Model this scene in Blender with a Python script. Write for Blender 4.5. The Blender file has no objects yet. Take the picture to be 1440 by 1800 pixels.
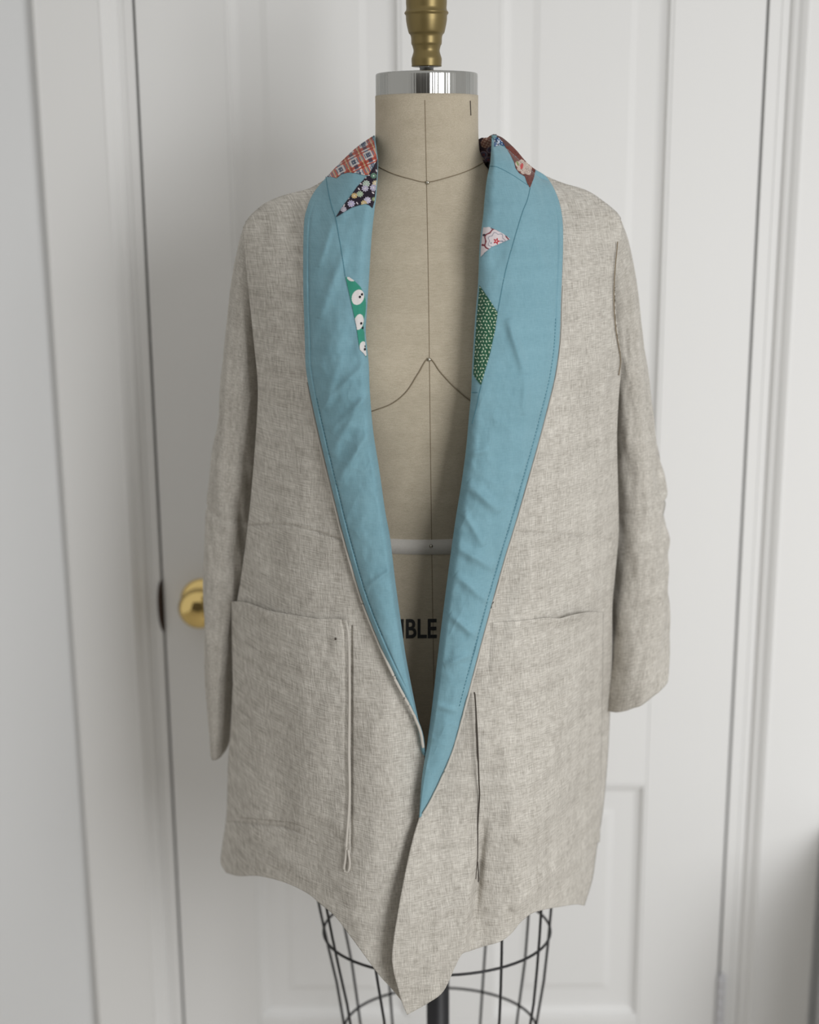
import bpy, math, random
import numpy as np
from mathutils import Matrix, Vector

# ------------------------------------------------------------------ camera
F = 2474.0                              # focal length in pixels of a 1440 x 1800 frame
CAM = np.array([0.0, 0.0, 1.50])
TH = math.radians(13.6); RO = math.radians(-0.365)
fw = np.array([0, math.cos(TH), -math.sin(TH)])
r0 = np.array([1.0, 0, 0]); u0 = np.array([0, math.sin(TH), math.cos(TH)])
rt = r0 * math.cos(RO) + u0 * math.sin(RO)
up = u0 * math.cos(RO) - r0 * math.sin(RO)
sc = bpy.context.scene
col = sc.collection
cam = bpy.data.cameras.new('camera')
cam.sensor_fit = 'HORIZONTAL'; cam.sensor_width = 36.0; cam.lens = F / 1440 * 36
cam.dof.use_dof = True; cam.dof.focus_distance = 1.50; cam.dof.aperture_fstop = 3.0
cam.clip_start = 0.02
co = bpy.data.objects.new('camera', cam); col.objects.link(co)
M = Matrix([[rt[0], up[0], -fw[0], CAM[0]], [rt[1], up[1], -fw[1], CAM[1]], [rt[2], up[2], -fw[2], CAM[2]], [0, 0, 0, 1]])
co.matrix_world = M
sc.camera = co

# ------------------------------------------------------------------ light
w = bpy.data.worlds.new('world'); sc.world = w; w.use_nodes = True
w.node_tree.nodes['Background'].inputs[0].default_value = (1.0, 0.985, 0.955, 1)
w.node_tree.nodes['Background'].inputs[1].default_value = 0.57
def area(name, loc, target, sx, sy, power, color):
    l = bpy.data.lights.new(name, 'AREA'); l.shape = 'RECTANGLE'; l.size = sx; l.size_y = sy
    l.energy = power; l.color = color
    o = bpy.data.objects.new(name, l); col.objects.link(o); o.location = loc
    d = Vector(target) - Vector(loc); o.rotation_euler = d.to_track_quat('-Z', 'Y').to_euler()
    return o
wl_ = area('window_light', (1.28, -0.45, 1.50), (0.42, 1.95, 0.50), 0.95, 1.3, 18.8, (0.985, 0.99, 1.0))
wl_.data.spread = math.radians(120)
sc.view_settings.view_transform = 'Standard'; sc.view_settings.look = 'None'
sc.view_settings.gamma = 1.0; sc.view_settings.use_curve_mapping = False
sc.view_settings.exposure = 0.0

# ------------------------------------------------------------------ helpers
def lin(c):
    c = np.asarray(c, float) / 255.0
    return np.where(c <= 0.04045, c / 12.92, ((c + 0.055) / 1.055) ** 2.4)
def ray(px, py):
    px = np.asarray(px, float); py = np.asarray(py, float)
    d = fw + rt * ((px - 720) / F)[..., None] + up * ((900 - py) / F)[..., None]
    return d / d[..., 1:2]
def at(px, py, Y):                      # the world point seen at a pixel on the plane y = Y
    return CAM + ray(px, py) * np.asarray(Y, float)[..., None]
rng = np.random.RandomState(7)
TAB = rng.rand(256, 256)
def vn(x, y, s=0):
    x = np.asarray(x, float) + 37.3 * s; y = np.asarray(y, float) + 91.7 * s
    xi = np.floor(x).astype(int); yi = np.floor(y).astype(int)
    fx = x - xi; fy = y - yi
    fx = fx ** 3 * (fx * (6 * fx - 15) + 10); fy = fy ** 3 * (fy * (6 * fy - 15) + 10)
    g = lambda i, j: TAB[i % 256, j % 256]
    return (g(xi, yi) * (1 - fx) + g(xi + 1, yi) * fx) * (1 - fy) + (g(xi, yi + 1) * (1 - fx) + g(xi + 1, yi + 1) * fx) * fy - 0.5
def sm(x, a, b):
    t = np.clip((np.asarray(x, float) - a) / (b - a), 0, 1); return t * t * (3 - 2 * t)
def cr(pts, n):                         # smooth resampling of a polyline by arc length
    p = np.asarray(pts, float)
    P = np.vstack([2 * p[0] - p[1], p, 2 * p[-1] - p[-2]])
    out = []
    for i in range(1, len(P) - 2):
        t = np.linspace(0, 1, 24, endpoint=False)[:, None]
        a, b, c, d = P[i - 1], P[i], P[i + 1], P[i + 2]
        out.append(0.5 * (2 * b + (c - a) * t + (2 * a - 5 * b + 4 * c - d) * t ** 2 + (3 * b - a - 3 * c + d) * t ** 3))
    out = np.vstack(out + [p[-1:]])
    s = np.concatenate([[0], np.cumsum(np.linalg.norm(np.diff(out, axis=0), axis=1))])
    q = np.linspace(0, s[-1], n)
    return np.stack([np.interp(q, s, out[:, k]) for k in range(p.shape[1])], 1)

def tagp(o, label=None, cat=None, kind=None, group=None):
    if label: o['label'] = label
    if cat: o['category'] = cat
    if kind: o['kind'] = kind
    if group: o['group'] = group
    return o
def empty(name, loc, label, cat):
    o = bpy.data.objects.new(name, None); col.objects.link(o); o.location = loc
    o.empty_display_size = 0.1
    return tagp(o, label, cat)
def link(name, me, mat, parent=None):
    o = bpy.data.objects.new(name, me); col.objects.link(o)
    if mat is not None and not me.materials: me.materials.append(mat)
    if parent is not None:
        o.parent = parent
        o.matrix_parent_inverse = world_of(parent).inverted()
    return o
def world_of(o):
    m = o.matrix_basis.copy()
    while o.parent is not None:
        m = o.matrix_parent_inverse @ m; o = o.parent; m = o.matrix_basis @ m
    return m
def mesh(name, V, Fc, mat, parent=None, uv=None, smooth=True, colr=None):
    V = np.asarray(V, np.float32).reshape(-1, 3); me = bpy.data.meshes.new(name)
    if isinstance(Fc, np.ndarray):
        n = Fc.shape[0]; k = Fc.shape[1]
        me.vertices.add(len(V)); me.vertices.foreach_set('co', V.ravel())
        me.loops.add(n * k); me.loops.foreach_set('vertex_index', Fc.astype(np.int32).ravel())
        me.polygons.add(n); me.polygons.foreach_set('loop_start', np.arange(0, n * k, k, dtype=np.int32))
        try: me.polygons.foreach_set('loop_total', np.full(n, k, np.int32))
        except Exception: pass
        me.update(calc_edges=True); me.validate()
    else:
        me.from_pydata(V.tolist(), [], Fc); me.update()
    if uv is not None:
        ul = me.uv_layers.new(name='UVMap')
        li = np.zeros(len(me.loops), np.int32); me.loops.foreach_get('vertex_index', li)
        ul.data.foreach_set('uv', np.asarray(uv, np.float32).reshape(-1, 2)[li].ravel())
    if colr is not None:
        ca = me.color_attributes.new('print', 'FLOAT_COLOR', 'POINT')
        c4 = np.ones((len(V), 4), np.float32); c4[:, :3] = colr
        ca.data.foreach_set('color', c4.ravel())
    if smooth: me.polygons.foreach_set('use_smooth', np.ones(len(me.polygons), bool))
    return link(name, me, mat, parent)
def gridF(n, m, closed=False, flip=False):
    i = np.arange(n - 1)[:, None]; j = np.arange(m if closed else m - 1)[None, :]
    a = i * m + j; b = i * m + (j + 1) % m; c = (i + 1) * m + (j + 1) % m; d = (i + 1) * m + j
    q = np.stack([a, b, c, d], -1).reshape(-1, 4)
    return q[:, ::-1].copy() if flip else q
def grid(name, P, mat, parent=None, closed=False, flip=False, uv=None, thick=0, colr=None):
    n, m = P.shape[:2]
    o = mesh(name, P, gridF(n, m, closed, flip), mat, parent, uv, True, colr)
    if thick:
        s = o.modifiers.new('thickness', 'SOLIDIFY'); s.thickness = abs(thick); s.offset = -1 if thick > 0 else 1
    return o
def lathe(name, prof, c, mat, parent=None, n=48, uv=False):
    a = np.linspace(0, 2 * np.pi, n, endpoint=False)
    pr = np.asarray(prof, float)
    P = np.zeros((len(pr), n, 3))
    P[..., 0] = c[0] + pr[:, 0:1] * np.cos(a); P[..., 1] = c[1] + pr[:, 0:1] * np.sin(a); P[..., 2] = c[2] + pr[:, 1:2]
    return grid(name, P, mat, parent, closed=True)
def tube(name, pts, r, mat, parent=None, n=8, closed=False):
    p = np.asarray(pts, float)
    t = np.gradient(p, axis=0) if not closed else np.roll(p, -1, 0) - np.roll(p, 1, 0)
    t /= np.linalg.norm(t, axis=1, keepdims=True) + 1e-12
    ref = np.where(np.abs(t[:, 2:3]) > 0.9, np.array([[0, 1.0, 0]]), np.array([[0, 0, 1.0]]))
    a1 = np.cross(t, ref); a1 /= np.linalg.norm(a1, axis=1, keepdims=True) + 1e-12
    a2 = np.cross(t, a1)
    an = np.linspace(0, 2 * np.pi, n, endpoint=False)
    rr = np.broadcast_to(np.asarray(r, float), (len(p),))[:, None, None]
    P = p[:, None] + rr * (a1[:, None] * np.cos(an)[None, :, None] + a2[:, None] * np.sin(an)[None, :, None])
    if closed: P = np.concatenate([P, P[:1]], 0)
    else:
        P = np.concatenate([np.repeat(p[:1, None], n, 1), P, np.repeat(p[-1:, None], n, 1)], 0)
    return grid(name, P, mat, parent, closed=True)
def box(name, x0, x1, y0, y1, z0, z1, mat, parent=None, bev=0.0):
    V = [(x, y, z) for x in (x0, x1) for y in (y0, y1) for z in (z0, z1)]
    Fc = [(0, 1, 3, 2), (4, 6, 7, 5), (0, 4, 5, 1), (2, 3, 7, 6), (0, 2, 6, 4), (1, 5, 7, 3)]
    o = mesh(name, V, Fc, mat, parent, smooth=False)
    if bev:
        b = o.modifiers.new('bevel', 'BEVEL'); b.width = bev; b.segments = 2
    return o
def extrude_prof(name, prof, z0, z1, mat, parent=None):   # closed (x,y) profile carried up from z0 to z1
    p = np.asarray(prof, float); n = len(p)
    V = np.vstack([np.c_[p, np.full(n, z0)], np.c_[p, np.full(n, z1)]])
    Fc = [tuple(range(n))[::-1], tuple(range(n, 2 * n))] + [(i, (i + 1) % n, n + (i + 1) % n, n + i) for i in range(n)]
    return mesh(name, V, Fc, mat, parent, smooth=False)

# ------------------------------------------------------------------ materials
def mat(name, rgb, rough=0.6, metal=0.0):
    m = bpy.data.materials.new(name); m.use_nodes = True
    b = m.node_tree.nodes['Principled BSDF']
    b.inputs['Base Color'].default_value = (*rgb, 1); b.inputs['Roughness'].default_value = rough; b.inputs['Metallic'].default_value = metal
    return m, m.node_tree, b
def nn(nt, t, **k):
    n = nt.nodes.new(t)
    for a, v in k.items(): setattr(n, a, v)
    return n
def noise(nt, src, scale, detail=2, rough=0.5, s=1.0):
    mp = nn(nt, 'ShaderNodeMapping'); mp.inputs['Scale'].default_value = scale; nt.links.new(src, mp.inputs['Vector'])
    t = nn(nt, 'ShaderNodeTexNoise'); t.inputs['Scale'].default_value = s; t.inputs['Detail'].default_value = detail; t.inputs['Roughness'].default_value = rough
    nt.links.new(mp.outputs[0], t.inputs['Vector'])
    return t.outputs['Fac']
def math_(nt, op, a, b):
    n = nn(nt, 'ShaderNodeMath', operation=op)
    for i, v in enumerate((a, b)):
        if isinstance(v, (int, float)): n.inputs[i].default_value = v
        else: nt.links.new(v, n.inputs[i])
    return n.outputs[0]
def fabric(name, c0, c1, uscale, contrast=1.0, bump=0.25, coord='UV', bands=0.25, attr=None):
    """woven cloth: slubs along both thread directions, broad tonal bands, thread relief"""
    m, nt, b = mat(name, c0, 0.92)
    b.inputs['Specular IOR Level'].default_value = 0.15
    try: b.inputs['Sheen Weight'].default_value = 0.12
    except Exception: pass
    tc = nn(nt, 'ShaderNodeTexCoord'); src = tc.outputs[coord]
    h = noise(nt, src, (uscale * .10, uscale, uscale), 3, 0.6)
    v = noise(nt, src, (uscale, uscale * .10, uscale), 3, 0.6)
    bh = noise(nt, src, (6, 70, 70), 2); bv = noise(nt, src, (70, 6, 70), 2)
    th = math_(nt, 'ADD', h, v)
    bb = math_(nt, 'ADD', bh, bv)
    s = math_(nt, 'ADD', math_(nt, 'MULTIPLY', math_(nt, 'SUBTRACT', th, 1.0), contrast), math_(nt, 'MULTIPLY', math_(nt, 'SUBTRACT', bb, 1.0), bands))
    s = math_(nt, 'ADD', s, 0.5)
    mx = nn(nt, 'ShaderNodeMix', data_type='RGBA')
    nt.links.new(s, mx.inputs['Factor'])
    if attr:
        at_ = nn(nt, 'ShaderNodeAttribute', attribute_name=attr)
        mul = nn(nt, 'ShaderNodeMix', data_type='RGBA', blend_type='MULTIPLY'); mul.inputs['Factor'].default_value = 1
        mx.inputs['A'].default_value = (*c0, 1); mx.inputs['B'].default_value = (*c1, 1)
        nt.links.new(at_.outputs['Color'], mul.inputs['A']); nt.links.new(mx.outputs['Result'], mul.inputs['B'])
        nt.links.new(mul.outputs['Result'], b.inputs['Base Color'])
    else:
        mx.inputs['A'].default_value = (*c0, 1); mx.inputs['B'].default_value = (*c1, 1)
        nt.links.new(mx.outputs['Result'], b.inputs['Base Color'])
    bp = nn(nt, 'ShaderNodeBump'); bp.inputs['Strength'].default_value = bump; bp.inputs['Distance'].default_value = 0.0012
    nt.links.new(th, bp.inputs['Height']); nt.links.new(bp.outputs['Normal'], b.inputs['Normal'])
    return m
LINEN = fabric('linen', (0.335, 0.31, 0.27), (0.68, 0.65, 0.59), 850, 1.6, 0.7, bands=0.5)
BLUE = fabric('blue_cotton', (0.152, 0.29, 0.345), (0.232, 0.405, 0.47), 1100, 0.8, 0.15, bands=0.5)
CANVAS = fabric('form_canvas', (0.345, 0.295, 0.215), (0.575, 0.51, 0.40), 1300, 0.9, 0.2, coord='Object', bands=0.3)
TAPE = fabric('twill_tape', (0.50, 0.47, 0.43), (0.66, 0.63, 0.58), 1500, 0.8, 0.2, coord='Object', bands=0.2)
PRINT = fabric('printed_cotton', (0.80, 0.80, 0.80), (1.0, 1.0, 1.0), 1100, 0.6, 0.1, bands=0.1, attr='print')
def paint(name, rgb, rough=0.45):
    m, nt, b = mat(name, rgb, rough); b.inputs['Specular IOR Level'].default_value = 0.22
    tc = nn(nt, 'ShaderNodeTexCoord'); f = noise(nt, tc.outputs['Object'], (40, 40, 12), 3)
    bp = nn(nt, 'ShaderNodeBump'); bp.inputs['Strength'].default_value = 0.06; bp.inputs['Distance'].default_value = 0.004
    nt.links.new(f, bp.inputs['Height']); nt.links.new(bp.outputs['Normal'], b.inputs['Normal'])
    return m
WHITE = paint('white_gloss_paint', (0.79, 0.79, 0.78), 0.6)
WALLM = paint('white_wall_paint', (0.76, 0.77, 0.775), 0.8)
REARM = paint('grey_wall_paint', (0.16, 0.15, 0.14), 0.8)
HINGE = paint('painted_hinge', (0.60, 0.60, 0.62), 0.4)
FLOORM, nt, b = mat('floor_boards', (0.52, 0.48, 0.43), 0.5)
tc = nn(nt, 'ShaderNodeTexCoord'); f = noise(nt, tc.outputs['Object'], (30, 2, 2), 4)
mx = nn(nt, 'ShaderNodeMix', data_type='RGBA'); mx.inputs['A'].default_value = (0.46, .42, .37, 1); mx.inputs['B'].default_value = (.60, .56, .50, 1)
nt.links.new(f, mx.inputs['Factor']); nt.links.new(mx.outputs['Result'], b.inputs['Base Color'])
def brushed(name, rgb, rough, scale, strength):
    m, nt, b = mat(name, rgb, rough, 1.0)
    tc = nn(nt, 'ShaderNodeTexCoord'); f = noise(nt, tc.outputs['Object'], scale, 3, 0.6)
    bp = nn(nt, 'ShaderNodeBump'); bp.inputs['Strength'].default_value = strength; bp.inputs['Distance'].default_value = 0.003
    nt.links.new(f, bp.inputs['Height']); nt.links.new(bp.outputs['Normal'], b.inputs['Normal'])
    return m
STEEL = brushed('brushed_steel', (0.44, 0.44, 0.42), 0.2, (85, 85, 0.6), 0.6)
BOLT = brushed('bolt_steel', (0.35, 0.35, 0.35), 0.35, (60, 60, 60), 0.1)
BRASS = brushed('polished_brass', (0.80, 0.60, 0.24), 0.10, (20, 20, 20), 0.03)
GOLD, _, b = mat('gold_painted_wood', (0.20, 0.15, 0.057), 0.38, 0.6)
BLACK, _, b = mat('black_iron', (0.012, 0.012, 0.014), 0.45)
BRONZE, _, b = mat('dark_bronze', (0.05, 0.03, 0.02), 0.35, 0.7)
INK, _, b = mat('black_ink', (0.02, 0.02, 0.02), 0.8)
THREAD, _, b = mat('dark_thread', (0.06, 0.05, 0.04), 0.9)
SEAMT, _, b = mat('canvas_seam_thread', (0.22, 0.175, 0.115), 0.9)
BTHREAD, _, b = mat('blue_thread', (0.075, 0.20, 0.25), 0.9)
PIN, _, b = mat('steel_pin', (0.55, 0.52, 0.45), 0.25, 1.0)

# ------------------------------------------------------------------ setting: door, jamb, casing, walls
YD = 1.95                                # face of the door
def X_at(p, q, Y=YD): return float((at(p[0], p[1], Y)[0] + at(q[0], q[1], Y)[0]) / 2)
def Z_at(px, py, Y=YD): return float(at(px, py, Y)[2])
dl = X_at((234, 0), (322, 1800)); dr = X_at((1352, 0), (1263, 1750))
pl0 = X_at((388, 0), (408, 500)); pl1 = X_at((704, 0), (704, 100)); pr0 = X_at((880, 0), (876, 200)); pr1 = X_at((1187, 0), (1153, 750))
lp1 = X_at((1140, 1385), (1122, 1790)); lp0 = X_at((450, 1560), (462, 1785))
zl1 = Z_at(1100, 1380); zl0 = Z_at(1050, 1790)
zu0 = zl1 + 0.20; ztop = 2.03
TD = 0.04
# door body: stiles, rails and mullion as one mesh
V = []; Fc = []
def addbox(x0, x1, y0, y1, z0, z1):
    b = len(V); V.extend([(x, y, z) for x in (x0, x1) for y in (y0, y1) for z in (z0, z1)])
    Fc.extend([tuple(b + i for i in f) for f in [(0, 1, 3, 2), (4, 6, 7, 5), (0, 4, 5, 1), (2, 3, 7, 6), (0, 2, 6, 4), (1, 5, 7, 3)]])
zt1 = 1.91
px0, px1, qx0, qx1 = pl0, pl1, pr0, lp1
qx1 = (pr1 + lp1) / 2; px0 = (pl0 + lp0) / 2
addbox(dl + .002, px0, YD, YD + TD, 0.01, ztop); addbox(qx1, dr - .002, YD, YD + TD, 0.01, ztop)
addbox(px1, qx0, YD, YD + TD, zl0, zt1)
addbox(px0, qx1, YD, YD + TD, zt1, ztop); addbox(px0, qx1, YD, YD + TD, 0.01, zl0)
addbox(px0, px1, YD, YD + TD, zl1, zu0); addbox(qx0, qx1, YD, YD + TD, zl1, zu0)
door = tagp(mesh('door_1', V, Fc, WHITE, None, smooth=False), 'white painted panelled door behind the dress form', kind='structure')
bv = door.modifiers.new('bevel', 'BEVEL'); bv.width = 0.0015; bv.segments = 2
def panel(x0, x1, z0, z1):               # sunk panel with a moulded edge
    lv = [(0, 0.0005), (.004, 0.001), (.007, .008), (.013, .0115), (.017, .0125), (.045, .0125), (.055, .010)]
    V = []; Fc = []
    for o, d in lv:
        V += [(x0 + o, YD + d, z0 + o), (x1 - o, YD + d, z0 + o), (x1 - o, YD + d, z1 - o), (x0 + o, YD + d, z1 - o)]
    for k in range(len(lv) - 1):
        for i in range(4):
            Fc.append((4 * k + i, 4 * k + (i + 1) % 4, 4 * k + 4 + (i + 1) % 4, 4 * k + 4 + i))
    k = 4 * (len(lv) - 1); Fc.append((k, k + 1, k + 2, k + 3))
    b = len(V)
    V += [(x0, YD + .03, z0), (x1, YD + .03, z0), (x1, YD + .03, z1), (x0, YD + .03, z1)]
    Fc.append((b + 3, b + 2, b + 1, b))
    for i in range(4): Fc.append((b + i, b + (i + 1) % 4, (i + 1) % 4, i))
    mesh('panel', V, Fc, WHITE, door, smooth=False)
for x0, x1 in ((px0, px1), (qx0, qx1)):
    panel(x0, x1, zu0, zt1); panel(x0, x1, zl0, zl1)
# knob: spindle axis towards the camera
kc = at(352, 1066, YD - .03)
def lathe_y(name, prof, c, mt, parent):
    o = lathe(name, prof, (0, 0, 0), mt, parent, 40)
    me = o.data; n = len(me.vertices); a = np.zeros(n * 3, np.float32); me.vertices.foreach_get('co', a); a = a.reshape(-1, 3)
    a = np.stack([c[0] + a[:, 0], c[1] - a[:, 2], c[2] + a[:, 1]], 1); me.vertices.foreach_set('co', a.astype(np.float32).ravel()); me.update()
    return o
knob = lathe_y('door_knob', [(0.0005, .058), (.010, .0575), (.019, .055), (.026, .0495), (.0295, .042), (.029, .034), (.025, .027), (.018, .022), (.012, .019), (.0105, .008), (.0105, .001)], (kc[0], YD, kc[2]), BRASS, door)
knob['label'] = 'polished brass round door knob'
lathe_y('rosette', [(.011, .010), (.019, .009), (.023, .0075), (.029, .005), (.0315, .003), (.0325, .0)], (kc[0], YD, kc[2]), BRASS, knob)
# jambs and casings
YJ = YD - .002
jl = X_at((206, 0), (298, 1800)); jr = X_at((1389, 0), (1300, 1720))
cl = X_at((182, 0), (275, 1800), YD - .02); cr_ = X_at((1413, 0), (1308, 1800), YD - .02)
col0 = X_at((54, 0), (169, 1800), YD - .02); WC = cl - col0
def casing(xi, s):                        # profile from inner edge outwards; s = -1 for the left one
    p = [(0, 0.004), (0, -.006), (.003, -.009), (.008, -.011), (.012, -.016), (.0165, -.0195), (.019, -.0205), (.021, -.0195), (.024, -.0195), (.10, -.0215), (WC + .009, -.022), (WC + .013, -.019), (WC + .013, .004)]
    q = [(xi + s * a, YD + b) for a, b in p]
    return q if s < 0 else q[::-1]
t1 = tagp(extrude_prof('trim_1', casing(jl, -1), 0, 2.12, WHITE), 'white moulded door casing left of the door', kind='structure')
t2 = tagp(extrude_prof('trim_2', casing(jr, 1), 0, 2.12, WHITE), 'white moulded door casing right of the door', kind='structure')
def jamb(name, xa, xb, lab):
    lo, hi = min(xa, xb), max(xa, xb)
    m_ = (lo + hi) / 2
    return tagp(extrude_prof(name, [(lo, YJ), (m_ - .001, YJ), (m_, YJ + .0015), (m_ + .001, YJ), (hi, YJ), (hi, YD + .1), (lo, YD + .1)], 0, 2.06, WHITE), lab, kind='structure')
t3 = jamb('trim_3', jl - .004, dl - .0012, 'white door jamb with the strike plate, latch side')
t4 = jamb('trim_4', dr + .0012, jr + .004, 'white door jamb on the hinge side')
# strike plate: curved lip on the latch-side jamb
za, zb = Z_at(282, 1110), Z_at(278, 1018); zc = (za + zb) / 2
tt = np.linspace(-1, 1, 25)
P = np.zeros((25, 5, 3))
for j, (fx, yy) in enumerate([(0, .0), (.2, -.003), (.55, -.0045), (.85, -.004), (1.0, .002)]):
    wv = .0078 * np.sqrt(np.clip(1 - np.abs(tt) ** 2.2, 0, 1))
    P[:, j, 0] = dl + .0008 - wv * (1 - fx); P[:, j, 1] = YJ + yy * (0.3 + .7 * (1 - tt ** 2)) - .0006; P[:, j, 2] = zc + tt * (zb - za) / 2
sp = grid('strike_plate', P, BRONZE, t3, thick=.001); sp['label'] = 'dark bronze strike plate with curved lip'
# hinge: painted knuckles in the right-hand gap
hx = X_at((1267, 1710), (1265, 1790)); hz1 = Z_at(1267, 1708)
hg = None
prof = []; z = 0.0
for k in range(5):
    prof += [(.0058, -z), (.0066, -z - .001), (.0066, -z - .0165), (.0058, -z - .0175)]; z += .0185
hg = lathe('hinge', [(.0005, .006), (.004, .005), (.005, .002), (.0035, .0)] + prof + [(.0005, -z - .002)], (hx, YD - .005, hz1 - .006), HINGE, door, 20)
hg['label'] = 'white painted butt hinge knuckle'
# walls, floor, ceiling
xw0 = col0 - .024
WX1 = jr + WC + .03
tagp(extrude_prof('wall_left', [(-2.4, YD), (jl - WC + .0, YD), (jl - WC, YD + .12), (-2.4, YD + .12)], 0, 2.5, WALLM), 'white wall left of the door casing', kind='structure')
tagp(box('shade_block', 0.625, 0.74, 1.45, YD + .02, 0, 0.56, WALLM), 'low white block added to shade the lower right of the door', kind='structure')  # added block, sized to cast soft shade on the lower right of the door
tagp(box('wall_right', jr + WC - .01, 2.6, YD, YD + .12, 0, 2.5, WALLM), 'white wall right of the door casing', kind='structure')
tagp(box('wall_back', jl - .012, jr + .012, YD + .105, YD + .14, 0, 2.5, WALLM), 'white wall closing the space behind the door', kind='structure')
tagp(box('wall_top', jl - WC - .03, jr + WC + .03, YD, YD + .1, 2.065, 2.5, WALLM), 'white wall above the door', kind='structure')
tagp(box('wall_rear', -2.4, 2.6, -2.5, -2.4, 0, 2.5, REARM), 'dark grey wall added behind the viewer for darker reflections', kind='structure')  # unseen wall, added dark so the knob and cap reflect more contrast
tagp(box('floor', -2.4, 2.6, -2.4, YD + .1, -.05, 0, FLOORM), 'pale board floor under the dress form', kind='structure')

# ------------------------------------------------------------------ dress form
YC = 1.60; XC = float(at(751, 400, YC)[0])
T = np.array([  # z, half width, front depth, back depth
    (1.580, .0562, .056, .056), (1.55, .0562, .056, .056), (1.525, .057, .057, .057), (1.508, .060, .060, .058), (1.495, .072, .063, .062), (1.482, .092, .066, .068),
    (1.465, .122, .072, .078), (1.445, .158, .080, .088), (1.42, .172, .090, .098), (1.37, .168, .108, .105), (1.29, .160, .132, .105), (1.22, .146, .122, .098),
    (1.10, .120, .104, .088), (1.0, .142, .114, .105), (.9, .165, .126, .125), (.8, .168, .126, .13), (.735, .162, .12, .125)])[::-1]
def tab(Z, k): return np.interp(Z, T[:, 0], T[:, k])
zz = np.linspace(.735, 1.580, 240)
ker = np.ones(9) / 9
def smt(k):
    v = np.interp(zz, T[:, 0], T[:, k]); vp = np.pad(v, 4, mode='edge'); return np.convolve(vp, ker, 'valid')
TS = {k: smt(k) for k in (1, 2, 3)}
def tv(Z, k): return np.interp(Z, zz, TS[k])
def torso_front(X, Z):
    t = np.clip((X - XC) / tv(Z, 1), -1, 1)
    bust = .016 * (np.exp(-(((X - XC - .085) / .055) ** 2 + ((Z - 1.285) / .07) ** 2)) + np.exp(-(((X - XC + .085) / .055) ** 2 + ((Z - 1.285) / .07) ** 2)))
    return YC - tv(Z, 2) * np.sqrt(np.clip(1 - np.abs(t) ** 2.2, 0, 1)) - bust
def bisect(fn, px, py, lo=1.0, hi=1.9, it=40):
    d = ray(px, py); lo = np.full(d.shape[:-1], lo); hi = np.full(d.shape[:-1], hi)
    for _ in range(it):
        m_ = (lo + hi) / 2; P = CAM + d * m_[..., None]
        g = m_ - fn(P[..., 0], P[..., 2]) > 0
        hi = np.where(g, m_, hi); lo = np.where(g, lo, m_)
    return (lo + hi) / 2
form = empty('dress_form', (XC, YC, 0), 'canvas dress form on a black stand wearing the linen coat', 'dress form')
def ring_pts(Z, n, off=0.0):
    a = np.linspace(0, 2 * np.pi, n, endpoint=False)
    aw = tv(Z, 1)[:, None] + off
    X = XC + aw * np.sign(np.cos(a)) * np.abs(np.cos(a)) ** .9
    t = np.clip((X - XC) / aw, -1, 1)
    f = torso_front(X, np.broadcast_to(Z[:, None], X.shape)) - off * np.sqrt(np.clip(1 - t * t, 0, 1))
    bk = YC + (tv(Z, 3)[:, None] + off) * np.sqrt(np.clip(1 - np.abs(t) ** 2.2, 0, 1))
    return np.stack([X, np.where(np.sin(a)[None] < 0, f, bk), np.broadcast_to(Z[:, None], X.shape)], -1)
Zs = np.linspace(.735, 1.580, 150)
P = ring_pts(Zs, 128)
P = np.concatenate([P[:1] * [0, 0, 1] + np.array([XC, YC, 0]), P, P[-1:] * [0, 0, 1] + np.array([XC, YC, 0])], 0)
torso = grid('torso', P, CANVAS, form, closed=True)
torso['label'] = 'beige canvas covered torso and neck'
def on_torso(pts, off=.0006, n=120):
    q = cr(pts, n); Y = bisect(torso_front, q[:, 0], q[:, 1]); return at(q[:, 0], q[:, 1], Y - off)
tube('center_seam', on_torso([(747, 176), (750, 320), (753, 480), (755, 631), (757, 800), (759, 960), (762, 1150), (764, 1300)], .0001, 200), .00038, SEAMT, torso, 6)
tube('neckline_seam', on_torso([(665, 293), (690, 305), (720, 314), (751, 320), (790, 311), (825, 299), (858, 281)]), .0005, SEAMT, torso, 6)
tube('bust_seam', on_torso([(640, 727), (660, 721), (690, 709), (715, 688), (735, 657), (754, 630), (775, 655), (800, 682), (826, 704), (850, 716)]), .0006, SEAMT, torso, 6)
Zt = Z_at(758, 961, YC - .104)
Zr = np.array([Zt - .0085, Zt - .0083, Zt + .0083, Zt + .0085])
P = ring_pts(Zr, 128, .0012); P[0] = ring_pts(Zr[:1], 128, 0)[0]; P[3] = ring_pts(Zr[3:], 128, 0)[0]
grid('waist_tape', P, TAPE, torso, closed=True)['label'] = 'white twill tape around the waist'
for px, py in ((752, 321), (755, 632), (758, 960)):
    c = on_torso([(px, py), (px + .1, py)], .0015, 2)[0]
    a = np.linspace(-np.pi / 2, np.pi / 2, 9)
    lathe('pin', np.c_[np.maximum(.0021 * np.cos(a), 1e-5), .0021 * np.sin(a)], c, PIN, torso, 12)
pn = on_torso([(827, 177), (828, 203)], .0008, 6); tube('needle', pn, .0005, THREAD, torso, 6)
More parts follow.
